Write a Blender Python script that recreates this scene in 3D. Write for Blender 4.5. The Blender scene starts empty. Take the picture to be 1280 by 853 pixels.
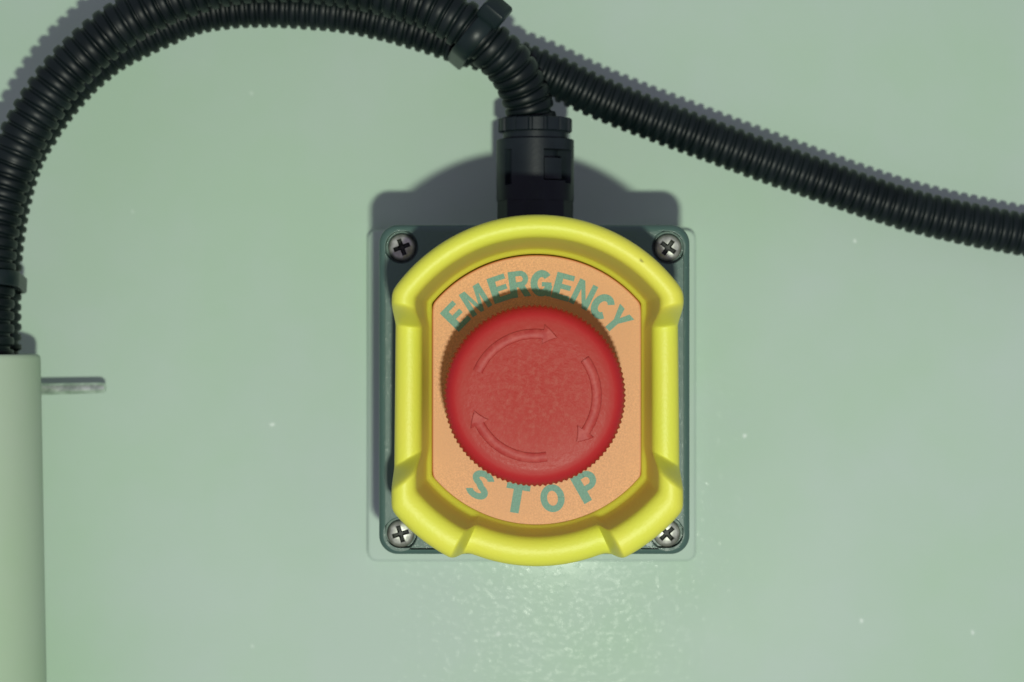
import bpy, bmesh, math, random
from mathutils import Vector, Matrix, Euler
from mathutils.geometry import tessellate_polygon
random.seed(7)
PI = math.pi
sc = bpy.context.scene
col = sc.collection

# ------------------------------------------------------------------ camera
# all dimensions in mm: x right, y up, h out of the wall; w() turns them into metres (wall = XZ plane)
Z0 = 1.2
D = 640.0
def w(x, y, h): return Vector((x/1000, -h/1000, y/1000))
cam_d = bpy.data.cameras.new('camera')
cam = bpy.data.objects.new('camera', cam_d); col.objects.link(cam)
cam.location = (0, -D/1000, Z0); cam.rotation_euler = (PI/2, 0, 0)
cam_d.sensor_width = 36; cam_d.lens = 36*D/256.0
cam_d.clip_start = 0.02; cam_d.clip_end = 20
cam_d.dof.use_dof = True; cam_d.dof.focus_distance = (D-72)/1000; cam_d.dof.aperture_fstop = 14
sc.camera = cam
sc.render.resolution_x = 1024; sc.render.resolution_y = 682

# ------------------------------------------------------------------ light
world = bpy.data.worlds.new('World'); sc.world = world; world.use_nodes = True
bg = world.node_tree.nodes['Background']
bg.inputs[0].default_value = (0.71, 0.62, 0.88, 1); bg.inputs[1].default_value = 0.43
# the photographer's flash, just below the lens
fl = bpy.data.lights.new('flash', 'AREA'); fl.shape = 'RECTANGLE'; fl.size = 0.020; fl.size_y = 0.012
fl.energy = 2.82; fl.color = (0.95, 1.0, 0.85)
flo = bpy.data.objects.new('flash', fl); col.objects.link(flo)
flo.location = (0.025, -D/1000, Z0-0.094)
flo.rotation_euler = Euler((PI/2+math.radians(7.0), 0, 0))
sc.view_settings.view_transform = 'Standard'; sc.view_settings.look = 'None'
sc.view_settings.exposure = 0; sc.view_settings.gamma = 1

# ------------------------------------------------------------------ helpers
def s_at(h): return 5.0*D/(D-h)                     # picture pixels (1280 wide) per mm at height h
def P(px, py, h): s = s_at(h); return ((px-640)/s, (426.5-py)/s, h)

def new_mat(name, color, rough=0.5, metal=0.0, spec=0.5, coat=0.0):
    m = bpy.data.materials.new(name); m.use_nodes = True
    b = m.node_tree.nodes['Principled BSDF']
    b.inputs['Base Color'].default_value = (*color, 1)
    b.inputs['Roughness'].default_value = rough
    b.inputs['Metallic'].default_value = metal
    b.inputs['Specular IOR Level'].default_value = spec
    b.inputs['Coat Weight'].default_value = coat
    return m, m.node_tree, b
def nd(nt, t, **kw):
    n = nt.nodes.new(t)
    for k, v in kw.items():
        if k in n.inputs: n.inputs[k].default_value = v
        else: setattr(n, k, v)
    return n
def noise(nt, scale, detail=3, rough=0.5, vec=None):
    n = nd(nt, 'ShaderNodeTexNoise', Scale=scale, Detail=detail, Roughness=rough)
    if vec is None:
        tc = nd(nt, 'ShaderNodeTexCoord'); vec = tc.outputs['Object']
    nt.links.new(vec, n.inputs['Vector']); return n
def ramp(nt, src, p0, p1, c0=(0,0,0,1), c1=(1,1,1,1)):
    r = nd(nt, 'ShaderNodeValToRGB')
    r.color_ramp.elements[0].position = p0; r.color_ramp.elements[1].position = p1
    r.color_ramp.elements[0].color = c0; r.color_ramp.elements[1].color = c1
    nt.links.new(src, r.inputs[0]); return r
def mixc(nt, fac, a, b, mode='MIX'):
    m = nd(nt, 'ShaderNodeMix', data_type='RGBA', blend_type=mode)
    if isinstance(fac, (int, float)): m.inputs[0].default_value = fac
    else: nt.links.new(fac, m.inputs[0])
    for i, v in ((6, a), (7, b)):
        if isinstance(v, tuple): m.inputs[i].default_value = (*v[:3], 1)
        else: nt.links.new(v, m.inputs[i])
    return m.outputs[2]
def bump(nt, bsdf, srcs):
    """srcs: list of (height socket, distance in m, strength)"""
    prev = None
    for hs, dist, st in srcs:
        b = nd(nt, 'ShaderNodeBump', Strength=st, Distance=dist)
        nt.links.new(hs, b.inputs['Height'])
        if prev: nt.links.new(prev, b.inputs['Normal'])
        prev = b.outputs[0]
    nt.links.new(prev, bsdf.inputs['Normal'])

# ------------------------------------------------------------------ materials
def m_wall(name, color, glint=1.0):
    m, nt, b = new_mat(name, color, 0.36, spec=0.13)
    n1 = noise(nt, 11, 5, 0.6)
    c = mixc(nt, ramp(nt, n1.outputs[0], 0.38, 0.62).outputs[0],
             tuple(v*f for v, f in zip(color, (0.94, 1.005, 0.915))), tuple(v*f for v, f in zip(color, (1.035, 1.01, 1.055))))
    n5 = noise(nt, 130, 2, 0.5)
    c = mixc(nt, ramp(nt, n5.outputs[0], 0.79, 0.81).outputs[0], c, tuple(v*0.55 for v in color))
    vo = nd(nt, 'ShaderNodeTexVoronoi', Scale=34.0, voronoi_dimensions='2D'); tcv = nd(nt, 'ShaderNodeTexCoord')      # sparse pale specks in the paint colour
    nv = noise(nt, 900, 2, 0.5); ad = nd(nt, 'ShaderNodeVectorMath', operation='SCALE'); ad.inputs['Scale'].default_value = 0.0012
    av = nd(nt, 'ShaderNodeVectorMath', operation='ADD')
    nt.links.new(nv.outputs['Color'], ad.inputs[0]); nt.links.new(ad.outputs[0], av.inputs[0]); nt.links.new(tcv.outputs['Object'], av.inputs[1])
    rm = nd(nt, 'ShaderNodeMapping'); rm.inputs['Rotation'].default_value = (PI/2, 0, 0)
    nt.links.new(av.outputs[0], rm.inputs[0]); nt.links.new(rm.outputs[0], vo.inputs['Vector'])
    sx = nd(nt, 'ShaderNodeSeparateColor'); nt.links.new(vo.outputs['Color'], sx.inputs[0])
    mu = nd(nt, 'ShaderNodeMath', operation='MULTIPLY')
    nt.links.new(ramp(nt, vo.outputs['Distance'], 0.006, 0.022, (1,1,1,1), (0,0,0,1)).outputs[0], mu.inputs[0])
    nt.links.new(ramp(nt, sx.outputs[0], 0.72, 0.95).outputs[0], mu.inputs[1])
    c = mixc(nt, mu.outputs[0], c, (0.68, 0.78, 0.69))
    nt.links.new(c, b.inputs['Base Color'])
    mp = nd(nt, 'ShaderNodeMapping'); mp.inputs['Scale'].default_value = (0.7, 1, 1.3)
    tc = nd(nt, 'ShaderNodeTexCoord'); nt.links.new(tc.outputs['Object'], mp.inputs[0])
    n2 = noise(nt, 560, 3, 0.55, mp.outputs[0]); n3 = noise(nt, 22, 2, 0.5)
    bump(nt, b, [(n3.outputs[0], 0.0010, 0.35), (n2.outputs[0], 0.00002*glint, 0.6)])
    cb = nd(nt, 'ShaderNodeBump', Strength=0.5, Distance=0.00010*glint)
    nt.links.new(ramp(nt, n2.outputs[0], 0.52, 0.84).outputs[0], cb.inputs['Height'])
    nt.links.new(cb.outputs[0], b.inputs['Coat Normal'])
    b.inputs['Coat Weight'].default_value = 0.034*min(1, glint+0.2); b.inputs['Coat Roughness'].default_value = 0.085
    rr = ramp(nt, noise(nt, 18, 3).outputs[0], 0.3, 0.7, (0.42,)*3+(1,), (0.55,)*3+(1,))
    nt.links.new(rr.outputs[0], b.inputs['Roughness'])
    return m
WALLC = (0.416, 0.547, 0.438)
M_wall = m_wall('wall_paint', WALLC)
M_pipe = m_wall('pipe_paint', (0.385, 0.50, 0.355), 0.35)

M_guard, nt, b = new_mat('yellow_plastic', (0.60, 0.62, 0.075), 0.47, spec=0.4)
n1 = noise(nt, 60, 3); n2 = noise(nt, 210, 2, 0.4); n3 = noise(nt, 1500, 2)
c = mixc(nt, ramp(nt, n1.outputs[0], 0.35, 0.7).outputs[0], (0.615, 0.655, 0.060), (0.66, 0.645, 0.068))
c = mixc(nt, ramp(nt, n2.outputs[0], 0.775, 0.80).outputs[0], c, (0.30, 0.27, 0.03))
nt.links.new(c, b.inputs['Base Color'])
bump(nt, b, [(n1.outputs[0], 0.0004, 0.25), (n3.outputs[0], 0.00010, 0.6)])

M_box, nt, b = new_mat('grey_green_enclosure_paint', (0.075, 0.135, 0.11), 0.45, spec=0.3)
n1 = noise(nt, 950, 2, 0.5); n2 = noise(nt, 40, 3)
nt.links.new(mixc(nt, n2.outputs[0], (0.046, 0.100, 0.078), (0.062, 0.120, 0.098)), b.inputs['Base Color'])
bump(nt, b, [(n1.outputs[0], 0.00008, 0.5)])
cb = nd(nt, 'ShaderNodeBump', Strength=0.8, Distance=0.00022)
nt.links.new(ramp(nt, n1.outputs[0], 0.50, 0.78).outputs[0], cb.inputs['Height']); nt.links.new(cb.outputs[0], b.inputs['Coat Normal'])
b.inputs['Coat Weight'].default_value = 0.22; b.inputs['Coat Roughness'].default_value = 0.11

M_red, nt, b = new_mat('red_plastic', (0.42, 0.028, 0.038), 0.5, spec=0.16)
tc = nd(nt, 'ShaderNodeTexCoord')
ln = nd(nt, 'ShaderNodeVectorMath', operation='LENGTH')
sp = nd(nt, 'ShaderNodeVectorMath', operation='MULTIPLY'); sp.inputs[1].default_value = (1, 0, 1)
nt.links.new(tc.outputs['Object'], sp.inputs[0]); nt.links.new(sp.outputs[0], ln.inputs[0])
wear = ramp(nt, ln.outputs['Value'], 0.0055, 0.0175, (1,1,1,1), (0,0,0,1))       # fingers rub the middle of the cap
face = ramp(nt, ln.outputs['Value'], 0.0162, 0.0182, (1,1,1,1), (0,0,0,1))
n1 = noise(nt, 700, 5, 0.65, tc.outputs['Object']); n2 = noise(nt, 800, 6, 0.75, tc.outputs['Object'])
mm = nd(nt, 'ShaderNodeMath', operation='MULTIPLY')
nt.links.new(wear.outputs[0], mm.inputs[0]); nt.links.new(ramp(nt, n2.outputs[0], 0.46, 0.70).outputs[0], mm.inputs[1])
mf = nd(nt, 'ShaderNodeMath', operation='MULTIPLY'); mf.inputs[1].default_value = 0.85
nt.links.new(face.outputs[0], mf.inputs[0])
c = mixc(nt, mf.outputs[0], (0.40, 0.011, 0.019), (0.325, 0.030, 0.018))
c = mixc(nt, mm.outputs[0], c, (0.36, 0.078, 0.052))
nt.links.new(c, b.inputs['Base Color'])
m2 = nd(nt, 'ShaderNodeMath', operation='MULTIPLY'); nt.links.new(n1.outputs[0], m2.inputs[0]); nt.links.new(wear.outputs[0], m2.inputs[1])
n6 = noise(nt, 1600, 3, 0.6, tc.outputs['Object'])
cb = nd(nt, 'ShaderNodeBump', Strength=0.9, Distance=0.0006); nt.links.new(m2.outputs[0], cb.inputs['Height']); nt.links.new(cb.outputs[0], b.inputs['Coat Normal'])
b.inputs['Coat Weight'].default_value = 0.045; b.inputs['Coat Roughness'].default_value = 0.20
bump(nt, b, [(m2.outputs[0], 0.0005, 0.55), (n6.outputs[0], 0.00005, 0.5)])

M_arrow, nt, b = new_mat('rubbed_red_plastic', (0.40, 0.045, 0.036), 0.48, spec=0.22)
n1 = noise(nt, 600, 5, 0.7)
nt.links.new(mixc(nt, ramp(nt, n1.outputs[0], 0.4, 0.7).outputs[0], (0.33, 0.030, 0.024), (0.40, 0.066, 0.048)), b.inputs['Base Color'])
bump(nt, b, [(n1.outputs[0], 0.0002, 0.5)])

def grainy(name, color, amt, rough=0.55):
    m, nt, b = new_mat(name, color, rough)
    n1 = noise(nt, 2600, 2, 0.6); n2 = noise(nt, 45, 3)
    c = mixc(nt, ramp(nt, n1.outputs[0], 0.34, 0.68).outputs[0], tuple(v*(1-amt) for v in color), tuple(min(1, v*(1+amt)) for v in color))
    c = mixc(nt, ramp(nt, n2.outputs[0], 0.3, 0.75).outputs[0], c, tuple(v*0.93 for v in color))
    nt.links.new(c, b.inputs['Base Color'])
    bump(nt, b, [(n1.outputs[0], 0.00004, 0.5)])
    return m
M_legend = grainy('orange_legend_print', (0.64, 0.305, 0.122), 0.22)
M_letter = grainy('teal_lettering', (0.135, 0.29, 0.22), 0.24)
M_letter.node_tree.nodes['Principled BSDF'].inputs['Roughness'].default_value = 0.6
M_edge = new_mat('orange_plate_edge', (0.50, 0.17, 0.04), 0.5)[0]

def black(name, color, rough):
    m, nt, b = new_mat(name, color, rough, spec=0.22)
    n1 = noise(nt, 90, 3); n2 = noise(nt, 1200, 2)
    nt.links.new(mixc(nt, ramp(nt, n1.outputs[0], 0.40, 0.78).outputs[0], color, tuple(v*1.6+0.004 for v in color)), b.inputs['Base Color'])
    bump(nt, b, [(n2.outputs[0], 0.00005, 0.4)])
    return m
M_conduit = black('black_conduit_plastic', (0.0026, 0.0070, 0.0070), 0.42)
M_gland = black('black_connector_plastic', (0.0065, 0.0115, 0.0140), 0.42)
M_tie = black('black_nylon', (0.005, 0.012, 0.012), 0.36)
M_screw, nt, b = new_mat('plated_steel', (0.62, 0.64, 0.58), 0.42, 0.55)
n1 = noise(nt, 500, 3); nt.links.new(mixc(nt, ramp(nt, n1.outputs[0], 0.35, 0.7).outputs[0], (0.26, 0.27, 0.24), (0.52, 0.54, 0.48)), b.inputs['Base Color'])
bump(nt, b, [(n1.outputs[0], 0.0002, 0.4)])
M_lug, nt, b = new_mat('scuffed_painted_steel', (0.5, 0.6, 0.5), 0.28, 0.55)
n1 = noise(nt, 260, 4, 0.65); nt.links.new(mixc(nt, ramp(nt, n1.outputs[0], 0.38, 0.62).outputs[0], (0.34, 0.42, 0.34), (0.72, 0.80, 0.70)), b.inputs['Base Color'])
bump(nt, b, [(n1.outputs[0], 0.0006, 0.5)])
M_recess = new_mat('dark_screw_recess', (0.03, 0.035, 0.03), 0.6)[0]  # darker colour inside the cross of each screw head
M_gasket = new_mat('black_gasket', (0.01, 0.01, 0.01), 0.7)[0]

# ------------------------------------------------------------------ mesh helpers
def link(name, bm, mats, parent=None, smooth=True, angle=35, loc=None, recalc=True):
    if recalc: bmesh.ops.recalc_face_normals(bm, faces=bm.faces)
    me = bpy.data.meshes.new(name); bm.to_mesh(me); bm.free()
    for m in (mats if isinstance(mats, (list, tuple)) else [mats]): me.materials.append(m)
    if smooth:
        me.polygons.foreach_set('use_smooth', [True]*len(me.polygons))
        me.set_sharp_from_angle(angle=math.radians(angle))
    o = bpy.data.objects.new(name, me); col.objects.link(o)
    if parent: o.parent = parent
    if loc is not None: o.location = loc
    return o
def tag(o, label=None, cat=None, group=None, kind=None):
    if label: o['label'] = label
    if cat: o['category'] = cat
    if group: o['group'] = group
    if kind: o['kind'] = kind
    return o
def empty(name, loc):
    o = bpy.data.objects.new(name, None); o.empty_display_size = 0.01; col.objects.link(o); o.location = loc; return o
def grid(bm, rows, close_u=True, close_v=False, mat=0):
    vr = [[bm.verts.new(p) for p in r] for r in rows]
    nR, n = len(vr), len(vr[0])
    for i in range(nR if close_v else nR-1):
        a, c = vr[i], vr[(i+1) % nR]
        for j in range(n if close_u else n-1):
            k = (j+1) % n
            f = bm.faces.new((a[j], a[k], c[k], c[j])); f.material_index = mat
    return vr
def cap(bm, ring, mat=0):
    f = bm.faces.new(ring); f.material_index = mat; return f
def rrect(x0, x1, y0, y1, r, n=10):
    pts = []
    for cx, cy, a in ((x1-r, y1-r, 0), (x0+r, y1-r, 90), (x0+r, y0+r, 180), (x1-r, y0+r, 270)):
        for i in range(n+1):
            t = math.radians(a + 90*i/n); pts.append((cx+r*math.cos(t), cy+r*math.sin(t)))
    return pts
def smooth(a, b, x):
    t = max(0, min(1, (x-a)/(b-a))); return t*t*(3-2*t)

WO = Vector((0, 0, Z0))                    # the point of the wall the lens looks at

# ------------------------------------------------------------------ wall
bm = bmesh.new()
rows = [[w(x, y, h) for x, y in ((-500, -400), (500, -400), (500, 400), (-500, 400))] for h in (-12, 0)]
v = grid(bm, rows); cap(bm, v[0]); cap(bm, v[1])
tag(link('wall', bm, M_wall, smooth=False, loc=WO), kind='structure')

# raised painted plate that the station is screwed to
PX0, PY1, _ = P(459, 287, 4); PX1, PY0, _ = P(870, 702, 4)
bm = bmesh.new(); rr = []
for ins, h in ((0, -1.0), (0, 3.2), (0.12, 3.7), (0.4, 3.95), (0.8, 4.0)):
    rr.append([w(x, y, h) for x, y in rrect(PX0+ins, PX1-ins, PY0+ins, PY1-ins, max(0.6, 2.4-ins*0.7), 6)])
v = grid(bm, rr); cap(bm, v[-1]); cap(bm, v[0])
tag(link('backing_plate', bm, M_wall, angle=60, loc=WO), 'pale green painted backing plate behind the emergency stop box', 'plate')

# ------------------------------------------------------------------ emergency stop station
HB = 55.0                                   # front face of the enclosure
BX0, BY1, _ = P(473.5, 281, HB); BX1, BY0, _ = P(862.5, 693.5, HB)
CX, CY = (BX0+BX1)/2, (BY0+BY1)/2
SO = WO + w(CX, CY, 4)                      # thing's origin: middle of its back, on the plate
st = empty('emergency_stop_station', SO)
tag(st, 'emergency stop station with red mushroom button, yellow guard and orange legend', 'emergency stop')
def L(x, y, h): return w(x-CX, y-CY, h-4)    # wall mm -> station local

# enclosure body (back half) and gasket
bm = bmesh.new()
rr = [[L(x, y, h) for x, y in rrect(BX0+i, BX1-i, BY0+i, BY1-i, 3.4)] for i, h in ((1.4, 4.0), (1.2, 8), (0.7, 37.5), (1.2, 38.0))]
v = grid(bm, rr); cap(bm, v[0]); cap(bm, v[-1])
link('enclosure_body', bm, M_box, st, angle=50)
bm = bmesh.new()
rr = [[L(x, y, h) for x, y in rrect(BX0+1.6, BX1-1.6, BY0+1.6, BY1-1.6, 3.0)] for h in (37.8, 39.4)]
grid(bm, rr); link('gasket', bm, M_gasket, st)

SCREWS = [(502, 309, 0.35), (835.5, 309.5, 0.95), (500.5, 668, 0.3), (834, 667.5, 0.75)]
# lid with four counterbores
bm = bmesh.new()
prof = [(0.5, 39.2), (0.0, 39.8), (0.0, 53.4), (0.12, 54.1), (0.45, 54.65), (0.95, 54.95), (1.5, HB)]
rr = [[L(x, y, h) for x, y in rrect(BX0+i, BX1-i, BY0+i, BY1-i, 4.3-0.6*i, 12)] for i, h in prof]
v = grid(bm, rr); cap(bm, v[0])
edges = [bm.edges.get((v[-1][i], v[-1][(i+1) % len(v[-1])])) for i in range(len(v[-1]))]
hole_rings = []
for px, py, _ in SCREWS:
    x, y, _h = P(px, py, HB)
    rings = []
    for r, h in ((3.95, HB), (3.75, HB-0.25), (3.7, HB-3.0)):
        rings.append([L(x+r*math.cos(2*PI*k/40), y+r*math.sin(2*PI*k/40), h) for k in range(40)])
    vv = grid(bm, rings); cap(bm, vv[-1]); hole_rings.append(vv[0])
    edges += [bm.edges.get((vv[0][k], vv[0][(k+1) % 40])) for k in range(40)]
loops = [v[-1]]+hole_rings                     # front face: the outline less the four holes
flat = [q for lp in loops for q in lp]
for tri in tessellate_polygon([[Vector((q.co.x, q.co.z, 0)) for q in lp] for lp in loops]):
    try: bm.faces.new([flat[k] for k in tri])
    except ValueError: pass
link('enclosure_lid', bm, M_box, st, angle=40)

# crosshead screws
def cross_r(t, arm=1.9, hw=0.5):
    c, s = abs(math.cos(t)), abs(math.sin(t))
    if c < s: c, s = s, c
    r = arm/c
    return r if r*s <= hw else hw/s
def screw(px, py, rot):
    x, y, _ = P(px, py, HB)
    ts = [2*PI*k/96 for k in range(96)]
    crn = math.atan2(0.5, 1.9)
    for q in range(4):
        for e in (-crn, crn): ts.append((q*PI/2+e) % (2*PI))
        ts.append(q*PI/2+PI/4)
    ts = sorted(set(round(t, 6) for t in ts))
    bm = bmesh.new()
    def ring(rf, h): return [w(rf(t)*math.cos(t+rot), rf(t)*math.sin(t+rot), h) for t in ts]
    rows = [ring(lambda t: 3.05, 0), ring(lambda t: 3.15, 0.9), ring(lambda t: 3.0, 1.5), ring(lambda t: 2.7, 1.85),
            ring(lambda t: 2.25, 2.08), ring(lambda t: cross_r(t)*1.06, 2.16)]
    v = grid(bm, rows)
    rows2 = [ring(cross_r, 2.05), ring(lambda t: cross_r(t)*0.85, 1.0), ring(lambda t: 0.55*min(1, cross_r(t)), 0.5)]
    v2 = grid(bm, rows2, mat=1); cap(bm, v2[-1], 1)
    n = len(ts)
    for j in range(n):
        k = (j+1) % n
        f = bm.faces.new((v[-1][j], v[-1][k], v2[0][k], v2[0][j]))
    return link('screw', bm, [M_screw, M_recess], st, angle=40, loc=L(x, y, HB-3.0))
for s_ in SCREWS: screw(*s_)

# ---- yellow guard: a clipped ring whose rim is tall over the top and at the two lower lobes, low at the sides and bottom
HL = 66.0
GX, GY, _ = P(671, 487.5, 74)
def clip_path(R, W, n_arc, n_side, rc=2.0):
    """closed outline of a circle R clipped to |x|<W, counter-clockwise, parametrised alike for every R, W"""
    a = math.acos(min(0.999, W/R)); pts = []
    ys = R*math.sin(a)
    for i in range(n_side): t = -1+2*i/n_side; pts.append((W, ys*t))
    for i in range(n_arc): t = a+(PI-2*a)*i/n_arc; pts.append((R*math.cos(t), R*math.sin(t)))
    for i in range(n_side): t = 1-2*i/n_side; pts.append((-W, ys*t))
    for i in range(n_arc): t = PI+a+(PI-2*a)*i/n_arc; pts.append((R*math.cos(t), R*math.sin(t)))
    return pts
def blur_path(pts, k):
    n = len(pts)
    for _ in range(k):
        pts = [((pts[i-1][0]+2*pts[i][0]+pts[(i+1) % n][0])/4, (pts[i-1][1]+2*pts[i][1]+pts[(i+1) % n][1])/4) for i in range(n)]
    return pts
s74 = s_at(76)
NA, NS = 330, 200
def guard_outline():
    # the lower lobes bulge further out than the top arch and the bottom rail
    Rt, Wt, Rb, Wb = 214/s74, 176.5/s74, 231/s74, 179/s74
    at_, ab = math.acos(Wt/Rt), math.acos(Wb/Rb); pts = []
    yb, yt = -Rb*math.sin(ab), Rt*math.sin(at_)
    for i in range(NS): t = i/NS; pts.append((Wb+(Wt-Wb)*t, yb+(yt-yb)*t))
    for i in range(NA): t = at_+(PI-2*at_)*i/NA; pts.append((Rt*math.cos(t), Rt*math.sin(t)))
    for i in range(NS): t = i/NS; pts.append((-(Wt+(Wb-Wt)*t), yt+(yb-yt)*t))
    for i in range(NA):
        t = PI+ab+(PI-2*ab)*i/NA
        R = Rb+(221/s74-Rb)*(1-smooth(90/s74, 101/s74, abs(Rb*math.cos(t))))
        pts.append((R*math.cos(t), R*math.sin(t)))
    return pts
inner = blur_path(clip_path(169/s_at(HL), 130.5/s_at(HL), NA, NS), 6)
outer = blur_path(guard_outline(), 40)
def rim_h(x, y):
    yt, yb = (487.5-398)/s74, (487.5-592)/s74
    def ramp_(a, b_, v_): q = max(0, min(1, (v_-a)/(b_-a))); return math.sin(PI/2*q)**1.5
    top = ramp_(yt-1.6, yt+3.6, y)
    low = min(ramp_(yb+1.6, yb-3.6, y), ramp_(93/s74, 93/s74+2.8, abs(x)))
    t = max(top, low)
    return 78.5 + (17.5 if y > 0 else 10.5)*t, t
prof_n = []
bm = bmesh.new(); rows = []
for (xo, yo), (xi, yi) in zip(outer, inner):
    h, t = rim_h(xo, yo)
    def at(u, hh, push=0.0):
        d = Vector((xo-xi, yo-yi)); ln_ = d.length; d = d/ln_*push
        return L(GX+xo+(xi-xo)*u+d.x, GY+yo+(yi-yo)*u+d.y, hh)
    row = []
    pu = 0.10*t                                    # the tall parts lean a little outwards
    row.append(at(0.0, HB, -0.1)); row.append(at(0.0, HB+6, 0.0)); row.append(at(0.0, h-8, pu*0.6))
    ru = 0.39-0.05*t; uc, rh = ru, 3.6; kk = 2*ru+0.01; we = 0.92-0.055*t                    # rounded rim
    for k in range(13):
        a = PI - PI*k/12
        row.append(at(uc+ru*math.cos(a), h-rh+rh*max(0, math.sin(a))**0.75, pu))
    lip = HL+1.5
    dh = h-rh-lip
    row.append(at(kk+(we-kk)*0.25, h-rh-dh*0.25, pu*0.6)); row.append(at(kk+(we-kk)*0.55, h-rh-dh*0.62, 0)); row.append(at(kk+(we-kk)*0.85, lip+min(1.4, dh*0.25)))
    row.append(at(we, lip+0.45)); le = 1-we
    row.append(at(we+le*0.3, lip)); row.append(at(we+le*0.55, lip-0.35)); row.append(at(we+le*0.8, lip-0.7)); row.append(at(we+le*0.95, lip-1.1)); row.append(at(1.0, HL-0.1)); row.append(at(1.0, HB))
    rows.append(row)
grid(bm, rows, close_u=True, close_v=True)
link('guard', bm, M_guard, st, angle=60)

# ---- orange legend plate with raised edge, and its letters
bm = bmesh.new()
LX, LY, _ = P(671, 488.5, HL)
rows = []
for ins, h in ((0.0, HB+0.5), (0.0, HL-0.25), (0.2, HL), (0.42, HL)):
    rows.append([L(LX+x, LY+y, h) for x, y in blur_path(clip_path(169.6/s_at(HL)-ins, 131/s_at(HL)-ins, 90, 30), 2)])
v = grid(bm, rows, mat=1); cap(bm, v[-1], 0); cap(bm, v[0], 1)
legend = link('legend_plate', bm, [M_legend, M_edge], st, smooth=False)

# grotesque capitals on a 0..1 high box: straight pieces as outlines, round strokes as strips; overlapping pieces sit 8 microns apart
TH = 0.265
def strip(pts, th=TH):
    L_, R_ = [], []
    for i, p in enumerate(pts):
        a, b_ = pts[max(0, i-1)], pts[min(len(pts)-1, i+1)]
        d = Vector((b_[0]-a[0], b_[1]-a[1])).normalized(); nn = Vector((-d.y, d.x))*th/2
        L_.append((p[0]+nn.x, p[1]+nn.y)); R_.append((p[0]-nn.x, p[1]-nn.y))
    return [(L_[i], L_[i+1], R_[i+1], R_[i]) for i in range(len(pts)-1)]
def arc(cx, cy, rx, ry, a0, a1, n=20):
    return [(cx+rx*math.cos(math.radians(a0+(a1-a0)*i/n)), cy+ry*math.sin(math.radians(a0+(a1-a0)*i/n))) for i in range(n+1)]
def rect(x0, x1, y0, y1): return (x0, y0), (x1, y0), (x1, y1), (x0, y1)
h_ = TH/2
GLYPH = {
 'E': (0.66, [[rect(0, TH, 0, 1)], [rect(TH, .66, 0, .2), rect(TH, .62, .41, .6), rect(TH, .66, .8, 1)]]),
 'M': (0.90, [[rect(0, .2, 0, 1), rect(.7, .9, 0, 1)], [((.2, 1), (.2, .68), (.38, 0), (.45, 0), (.45, .3), (.26, 1)), ((.7, 1), (.64, 1), (.45, .3), (.45, 0), (.52, 0), (.7, .68))]]),
 'R': (0.76, [[rect(0, TH, 0, 1)], strip([(TH, .9), (.42, .9)]+arc(.42, .69, .21, .21, 90, -90)+[(TH, .48)], .2), [((.33, .40), (.56, .44), (.76, 0), (.50, 0))]]),
 'G': (0.82, [strip(arc(.42, .5, .42-h_, .5-h_, 42, 352, 40)), [rect(.43, .80, .38, .55)], [rect(.62, .80, .02, .39)]]),
 'N': (0.76, [[rect(0, .21, 0, 1), rect(.55, .76, 0, 1)], [((.21, 1), (.21, .66), (.55, 0), (.55, .34))]]),
 'C': (0.78, [strip(arc(.42, .5, .42-h_, .5-h_, 42, 318, 40))]),
 'Y': (0.80, [[rect(.285, .515, 0, .44)], [((0, 1), (.285, .44), (.4, .44), (.4, .62), (.26, 1)), ((.8, 1), (.54, 1), (.4, .62), (.4, .44), (.515, .44))]]),
 'S': (0.72, [strip(arc(.36, .72, .245, .175, 20, 255, 24)+arc(.36, .28, .25, .165, 75, -160, 24), .21)]),
 'T': (0.72, [[rect(0, .72, .8, 1)], [rect(.36-h_, .36+h_, 0, .8)]]),
 'O': (0.84, [strip(arc(.42, .5, .42-h_, .5-h_, 0, 360, 48), .22)]),
 'P': (0.70, [[rect(0, TH, 0, 1)], strip([(TH, .9), (.40, .9)]+arc(.40, .67, .2, .23, 90, -90)+[(TH, .44)], .2)]),
}
LIFT = [0.0]
def letter(ch, px_c, ang, rot, height, wscale, bold):
    wd, layers = GLYPH[ch]; LIFT[0] = 0.004-LIFT[0]
    bm = bmesh.new()
    for li, polys in enumerate(layers):
        for poly in polys:
            vs = []
            for x, y in poly:
                x, y = (x-wd/2)*height*wscale, (y-0.5)*height
                vs.append(bm.verts.new(w(x*math.cos(rot)-y*math.sin(rot), x*math.sin(rot)+y*math.cos(rot), li*0.008+LIFT[0])))
            bm.faces.new(vs)
    bmesh.ops.remove_doubles(bm, verts=bm.verts, dist=1e-7)
    bmesh.ops.triangulate(bm, faces=bm.faces)
    for f in bm.faces:
        f.normal_update()
        if f.normal.y > 0: f.normal_flip()
    r = px_c/s_at(HL); bx, by, _ = P(668, 492, HL)
    link('letter', bm, M_letter, legend, smooth=False, recalc=False, loc=L(bx+r*math.cos(ang), by+r*math.sin(ang), HL+0.04))
for ch, a, ws in zip('EMERGENCY', (135.6, 122.2, 108.6, 97.8, 86.4, 75.0, 63.6, 52.2, 41.4), (1, 0.94, 1, 0.98, 0.96, 1, 0.96, 0.96, 0.98)):
    letter(ch, 138, math.radians(a), math.radians(a-90), 33/s_at(HL), ws*1.04, 0)
for ch, a, ws in zip('STOP', (-120.6, -99.6, -80.2, -60.2), (1, 1, 0.92, 1)):
    letter(ch, 133, math.radians(a), math.radians(a+90), 36.5/s_at(HL), ws*1.13, 0)

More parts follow.
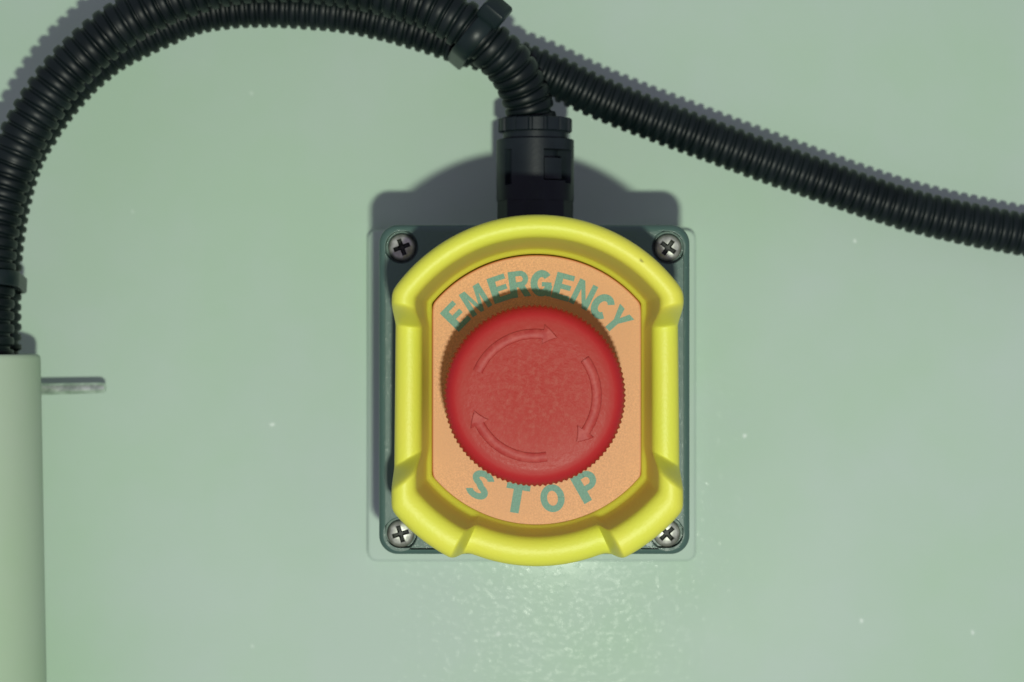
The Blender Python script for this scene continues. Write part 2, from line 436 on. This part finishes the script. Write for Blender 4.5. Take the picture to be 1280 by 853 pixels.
# ---- red mushroom button
HR = 88.3
KX, KY, _ = P(668.3, 494.5, HR)
R0 = 114.3/s_at(HR)
NT, PER = 104, 6
def tooth(j):  # 0..1
    return 0.5-0.5*math.cos(2*PI*(j % PER)/PER)
NTH = NT*PER
bm = bmesh.new(); rows = []
profile = [(0.90, -22, 0), (0.90, -13, 0), (0.86, -12.6, 0), (0.86, -9.0, 0), (0.975, -8.4, 0.3), (1.0, -7.6, 1), (1.0, -1.0, 1), (0.993, 0.2, 1), (0.982, 0.9, 0.7), (0.965, 1.6, 0.15),  # unseen bezel below the cap, widened to deepen the shadow on the legend
           (0.94, 2.3, 0), (0.91, 2.85, 0), (0.885, 3.1, 0), (0.86, 3.22, 0), (0.80, 3.34, 0), (0.6, 3.55, 0), (0.3, 3.7, 0), (0.02, 3.75, 0)]
for r, h, tt in profile:
    rows.append([w((R0*r-0.34*tt*tooth(j))*math.cos(2*PI*j/NTH), (R0*r-0.34*tt*tooth(j))*math.sin(2*PI*j/NTH), h) for j in range(NTH)])
v = grid(bm, rows); cap(bm, v[-1]); cap(bm, v[0])
button = link('button', bm, M_red, st, angle=50, loc=L(KX, KY, HR))
tag(button, 'red knurled mushroom push button with raised curved arrows')
def face_h(r):
    r = r/R0; pts = [(0.0, 3.75), (0.3, 3.7), (0.6, 3.55), (0.8, 3.34), (0.86, 3.22), (0.9, 2.9)]
    for (a, ha), (b_, hb) in zip(pts, pts[1:]):
        if r <= b_: return ha+(hb-ha)*(r-a)/(b_-a)
    return 2.9
def arrow(a0, a1):
    """clockwise arrow from angle a0 down to a1 (degrees) with its head at a1"""
    k = 1/s_at(HR+3.5)
    head = 13.0
    sta = []
    n = 22
    ah = a1+head
    for i in range(n+1): sta.append((a0+(ah-a0)*i/n, 71.5, 83.5))
    sta.append((ah-0.01, 65.0, 90.0))
    for i in range(1, 7): f = i/6; sta.append((ah-(head)*f, 65+12.6*f, 90-12.3*f))
    bm = bmesh.new(); rows = []
    for a, ri, ro in sta:
        a = math.radians(a); ri *= k; ro *= k; wd = ro-ri; e = min(0.16, wd*0.3)
        row = []
        for r, dz in ((ri-0.08, -0.15), (ri+e*0.3, 0.50), (ri+e, 0.60), ((ri+ro)/2, 0.60), (ro-e, 0.60), (ro-e*0.3, 0.50), (ro+0.08, -0.15)):
            row.append(w(r*math.cos(a), r*math.sin(a), face_h(r)+dz))
        rows.append(row)
    vv = grid(bm, rows, close_u=False)
    cap(bm, vv[0]); cap(bm, vv[-1])
    link('arrow', bm, M_arrow, button, angle=45)
arrow(157, 69); arrow(36, -48); arrow(-79, -166)

# ---- black connector that takes the conduit into the top of the box
HG = 28.0
gx0, _, _ = P(669, 200, HG); sg = s_at(HG)
GYb = BY1-1.5
def gy(py): return (426.5-py)/sg
con = empty('conduit_connector', L(gx0, BY1-0.9, HG)); con.parent = st
def C(x, y, h): return w(x, y-(BY1-0.9), h)   # connector local, x from axis, h from axis
def axial(name, rows_spec, mat=M_gland, n=180, closed_ends=True, rf=None, parent=con):
    bm = bmesh.new(); rows = []
    for y, r in rows_spec:
        row = []
        for j in range(n):
            t = 2*PI*j/n          # t=90deg faces the camera
            q = r if rf is None else rf(t, y, r)
            row.append(C(q*math.cos(t), y, q*math.sin(t)))
        rows.append(row)
    v = grid(bm, rows)
    if closed_ends: cap(bm, v[0]); cap(bm, v[-1])
    return link(name, bm, mat, parent, angle=30)
RB = 48.5/sg
def body_r(t, y, r):
    py = 426.5-y*sg; x = math.cos(t); front = math.sin(t) > 0
    d = math.degrees(t)
    if front:
        if 24 < d < 78 and 190 < py < 228:                      # latch window
            if 199 < py < 227 and 40 < d < 76 and not (199 < py < 206 and False): r -= 1.1
            else: r -= 3.4
            if 190 < py < 194: r += 0.0
        elif 24 < d < 40 and 190 < py < 231: r -= 3.4
        if 128 < d < 140 and 189 < py < 233: r -= 1.2
    return r
ys = []
py = 252.0
while py >= 175.5: ys.append((gy(py), RB)); py -= 1.0
ys = [(gy(252.3), RB-0.5)]+ys+[(gy(175.2), RB-0.2), (gy(174.6), RB-0.7), (gy(174.4), 6.0)]
axial('connector_body', ys, n=240, rf=body_r)
def hexr(t, y, r):
    m = ((t+PI/12) % (PI/6))-PI/12
    return max(r*math.cos(PI/12)/math.cos(m), 0)
axial('connector_nut', [(BY1-0.6, RB-1.0), (BY1-0.6, RB+0.1), (gy(250.5), RB+0.1), (gy(250), RB-0.5)], rf=hexr)
axial('connector_neck', [(gy(176), RB-1.6), (gy(158), RB-1.6)])
def collar_r(t, y, r):
    return r-(0.45 if (math.degrees(t) % 24) < 5 else 0)
axial('connector_collar', [(gy(166.5), RB-1.6), (gy(166.3), RB-0.9), (gy(165), RB-0.45), (gy(150), RB-0.45), (gy(148.6), RB-0.8), (gy(148), RB-1.4), (gy(148), 5.5)], rf=collar_r)

# ------------------------------------------------------------------ corrugated conduits
def catmull(pts, step=0.25):
    P_ = [Vector(p) for p in pts]
    P_ = [2*P_[0]-P_[1]]+P_+[2*P_[-1]-P_[-2]]
    out = []
    for i in range(1, len(P_)-2):
        p0, p1, p2, p3 = P_[i-1:i+3]
        for k in range(60):
            t = k/60
            out.append(0.5*((2*p1)+(p2-p0)*t+(2*p0-5*p1+4*p2-p3)*t*t+(3*p1-p0-3*p2+p3)*t**3))
    out.append(P_[-2])
    # smooth out small wiggles
    for _ in range(60):
        out = [out[0]]+[(out[i-1]+out[i]*2+out[i+1])/4 for i in range(1, len(out)-1)]+[out[-1]]
    res = [out[0]]; acc = 0
    for a, b_ in zip(out, out[1:]):
        seg = (b_-a).length; pos = step-acc
        while pos <= seg: res.append(a+(b_-a)*(pos/seg)); pos += step
        acc = (acc+seg) % step if seg < step-acc else seg-(pos-step)
    return res
def conduit(name, px_pts, R, pitch, depth, label, duty=0.5, sides=40, phase=0.0):
    pts = [P(*p) for p in px_pts]
    line = catmull(pts, pitch/14)
    org = line[0].copy()
    bm = bmesh.new(); rows = []
    up = Vector((0, 0, 1)); n = len(line)
    for i, p in enumerate(line):
        tg = (line[min(n-1, i+1)]-line[max(0, i-1)]).normalized()
        side = tg.cross(up).normalized(); u2 = side.cross(tg).normalized()
        f = (i/14+phase) % 1.0
        # broad rounded crest, narrow groove
        rib = int(i/14+phase); rnd = math.sin(rib*12.9898)*43758.5453; rnd -= math.floor(rnd)
        g0 = duty+0.07*(rnd-0.5)
        if f < g0: q = R-0.16*depth*(abs(f-g0/2)/(g0/2))**2.5
        elif f < g0+0.09: q = R-depth*(0.16+0.84*smooth(g0, g0+0.09, f))
        elif f < 0.91: q = R-depth
        else: q = R-depth*(1-0.84*smooth(0.91, 1.0, f))
        q -= 0.10*rnd*(1 if f < 0.6 else 0)
        rows.append([w(*(p-org+side*(q*math.cos(2*PI*j/sides))+u2*(q*math.sin(2*PI*j/sides)))) for j in range(sides)])
    v = grid(bm, rows); cap(bm, v[0]); cap(bm, v[-1])
    o = link(name, bm, M_conduit, angle=70, loc=WO+w(*org))
    tag(o, label, 'conduit', 'black corrugated conduits')
    return o, line
A_px = [(668, 185, 28), (665, 150, 28), (655, 115, 29.5), (637, 82, 32), (609, 55, 34), (577, 29, 34.5), (535, 6, 34.5), (490, -8, 34), (440, -19, 33.5), (370, -28, 33), (290, -24, 32), (230, -8, 31.5),
        (184, 12, 31), (142, 37, 31), (106, 67, 31), (76, 98, 31), (48, 138, 31), (23, 184, 31), (3, 240, 31), (-9, 300, 32), (-13, 360, 33), (-14, 420, 34), (-15, 500, 34)]
B_px = [(1560, 335, 11), (1420, 315, 12), (1280, 293.5, 13), (1141, 264, 14.5), (1001, 217, 16), (880, 173, 17.5), (762, 128, 19), (690, 95, 20), (630, 72, 21), (575, 53, 21.5), (525, 37, 21.5), (470, 22, 21),
        (418, 13, 21), (343, 7.5, 20.5), (290, 9, 20), (242, 17, 20), (198, 35, 19.5), (142, 63, 19.5), (103, 94, 19.5), (73, 127, 19.5), (49, 161, 19.5), (26, 203, 19.5), (10, 260, 19.5), (1, 320, 20.5), (-1, 380, 21.5), (-1, 440, 22.5), (-2, 500, 22.5)]
coA, lineA = conduit('corrugated_conduit', A_px, 5.95, 2.95, 1.05, 'black corrugated conduit rising from the connector on top of the box', 0.62)
coB, lineB = conduit('corrugated_conduit', B_px, 5.4, 2.45, 0.8, 'black corrugated conduit running along the wall to the right edge', 0.54)

# ------------------------------------------------------------------ cable ties around both conduits
def cable_tie(px, py, width, head_side, label, head_scale=1.0, extra=0.0):
    tgt = Vector(P(px, py, 39))
    i = min(range(len(lineA)), key=lambda k: (lineA[k].xy-tgt.xy).length)
    a = lineA[i]; tg = (lineA[i+4]-lineA[i-4]).normalized()
    j = min(range(len(lineB)), key=lambda k: (lineB[k]-a).length)
    b_ = lineB[j]; b_ = b_-tg*((b_-a).dot(tg))
    u = Vector((0, 0, 1)).cross(tg).normalized(); vv_ = tg.cross(u).normalized()
    ca = Vector((0.0, 0.0)); d = b_-a; cb = Vector((d.dot(u), d.dot(vv_)))
    rA, rB = 5.95+0.1, 5.45+0.1
    def sup(t):
        dr = Vector((math.cos(t), math.sin(t)))
        pa, pb = ca+dr*rA, cb+dr*rB
        return (pa if pa.dot(dr) >= pb.dot(dr) else pb), dr
    N = 120
    def world(q, s): return a+u*q.x+vv_*q.y+tg*s
    root = empty('cable_tie', WO+w(*a))
    tag(root, label, 'cable tie', 'cable ties on the conduits')
    bm = bmesh.new(); rows = []
    for k in range(N):
        q, dr = sup(2*PI*k/N)
        sec = [(0, -width/2), (0.75, -width/2), (1.0, -width/2+0.3), (1.0, width/2-0.3), (0.75, width/2), (0, width/2)]
        rows.append([w(*(world(q+dr*o_, s_)-a)) for o_, s_ in sec])
    grid(bm, rows, close_u=True, close_v=True)
    link('band', bm, M_tie, root, angle=40)
    # head block
    q, dr = sup(head_side); tdir = Vector((-dr.y, dr.x))
    bm = bmesh.new(); rows = []
    hw_, hl, ht = width*0.5+1.0*head_scale, 3.2*head_scale, 4.6*head_scale
    for o_, ins in ((0.3, 0.25), (0.9, 0.0), (ht-0.8, 0.0), (ht-0.2, 0.3), (ht, 0.8)):
        rows.append([w(*(world(q+dr*o_+tdir*y, x)-a)) for x, y in rrect(-hw_+ins, hw_-ins, -hl+ins, hl-ins, 0.7, 4)])
    v = grid(bm, rows); cap(bm, v[0]); cap(bm, v[-1])
    link('head', bm, M_tie, root, angle=40)
    return root
cable_tie(593, 42, 4.2, math.radians(140), 'black cable tie with square head binding both conduits above the connector')
cable_tie(-12, 348, 3.6, math.radians(180), 'black cable tie at the left edge just above the pale green pipe', 0.7)

# ------------------------------------------------------------------ painted pipe at the left that the conduits drop into
pr, ph = 21.0, 31.0
top = P(0, 443, ph); 
sP = s_at(ph)
xr0 = (49-640)/sP; xr1 = (56.5-640)/sP
yt = (426.5-443)/sP; ybm = (426.5-853)/sP
root = empty('pipe', WO+w(xr0-pr, yt, ph)); tag(root, 'pale green painted pipe taking both conduits at the left edge', 'pipe')
bm = bmesh.new(); rows = []
slope = (xr1-xr0)/(ybm-yt)
for y, r in ((-260, pr), (-200, pr), (-150, pr), (-100, pr), (-50, pr), (-1.2, pr), (-0.5, pr-0.15), (-0.1, pr-0.5), (0, pr-1.0), (-0.3, pr-2.2), (-30, pr-2.4), (-60, pr-2.4)):
    rows.append([w(slope*y+r*math.cos(2*PI*j/72), y, r*math.sin(2*PI*j/72)) for j in range(72)])
v = grid(bm, rows); cap(bm, v[0]); cap(bm, v[-1])
link('tube', bm, M_pipe, root, angle=50)
# strap lug that holds the pipe to the wall
bm = bmesh.new(); rows = []
lx0, ly0, _ = P(-60, 489, 12); lx1, _, _ = P(130, 483, 12)
sl = 4.0/190
for x, g in ((lx0, 1.0), (lx0+20, 1.0), (lx1-1.5, 0.92), (lx1-0.5, 0.85), (lx1, 0.6)):
    yy = ly0+(x-lx0)*sl
    row = [(y*g, h) for y, h in ((-1.3, 8), (-1.5, 10.0), (-1.2, 11.4), (-0.5, 12.2), (0.5, 12.0), (1.1, 11.2), (1.4, 10), (1.2, 8))]
    rows.append([w(x-(xr0-pr), yy+y-yt, h-ph+(0 if h < 0 else 0)) for y, h in row])
v = grid(bm, rows); cap(bm, v[0]); cap(bm, v[-1])
link('strap_lug', bm, M_lug, root, angle=50)
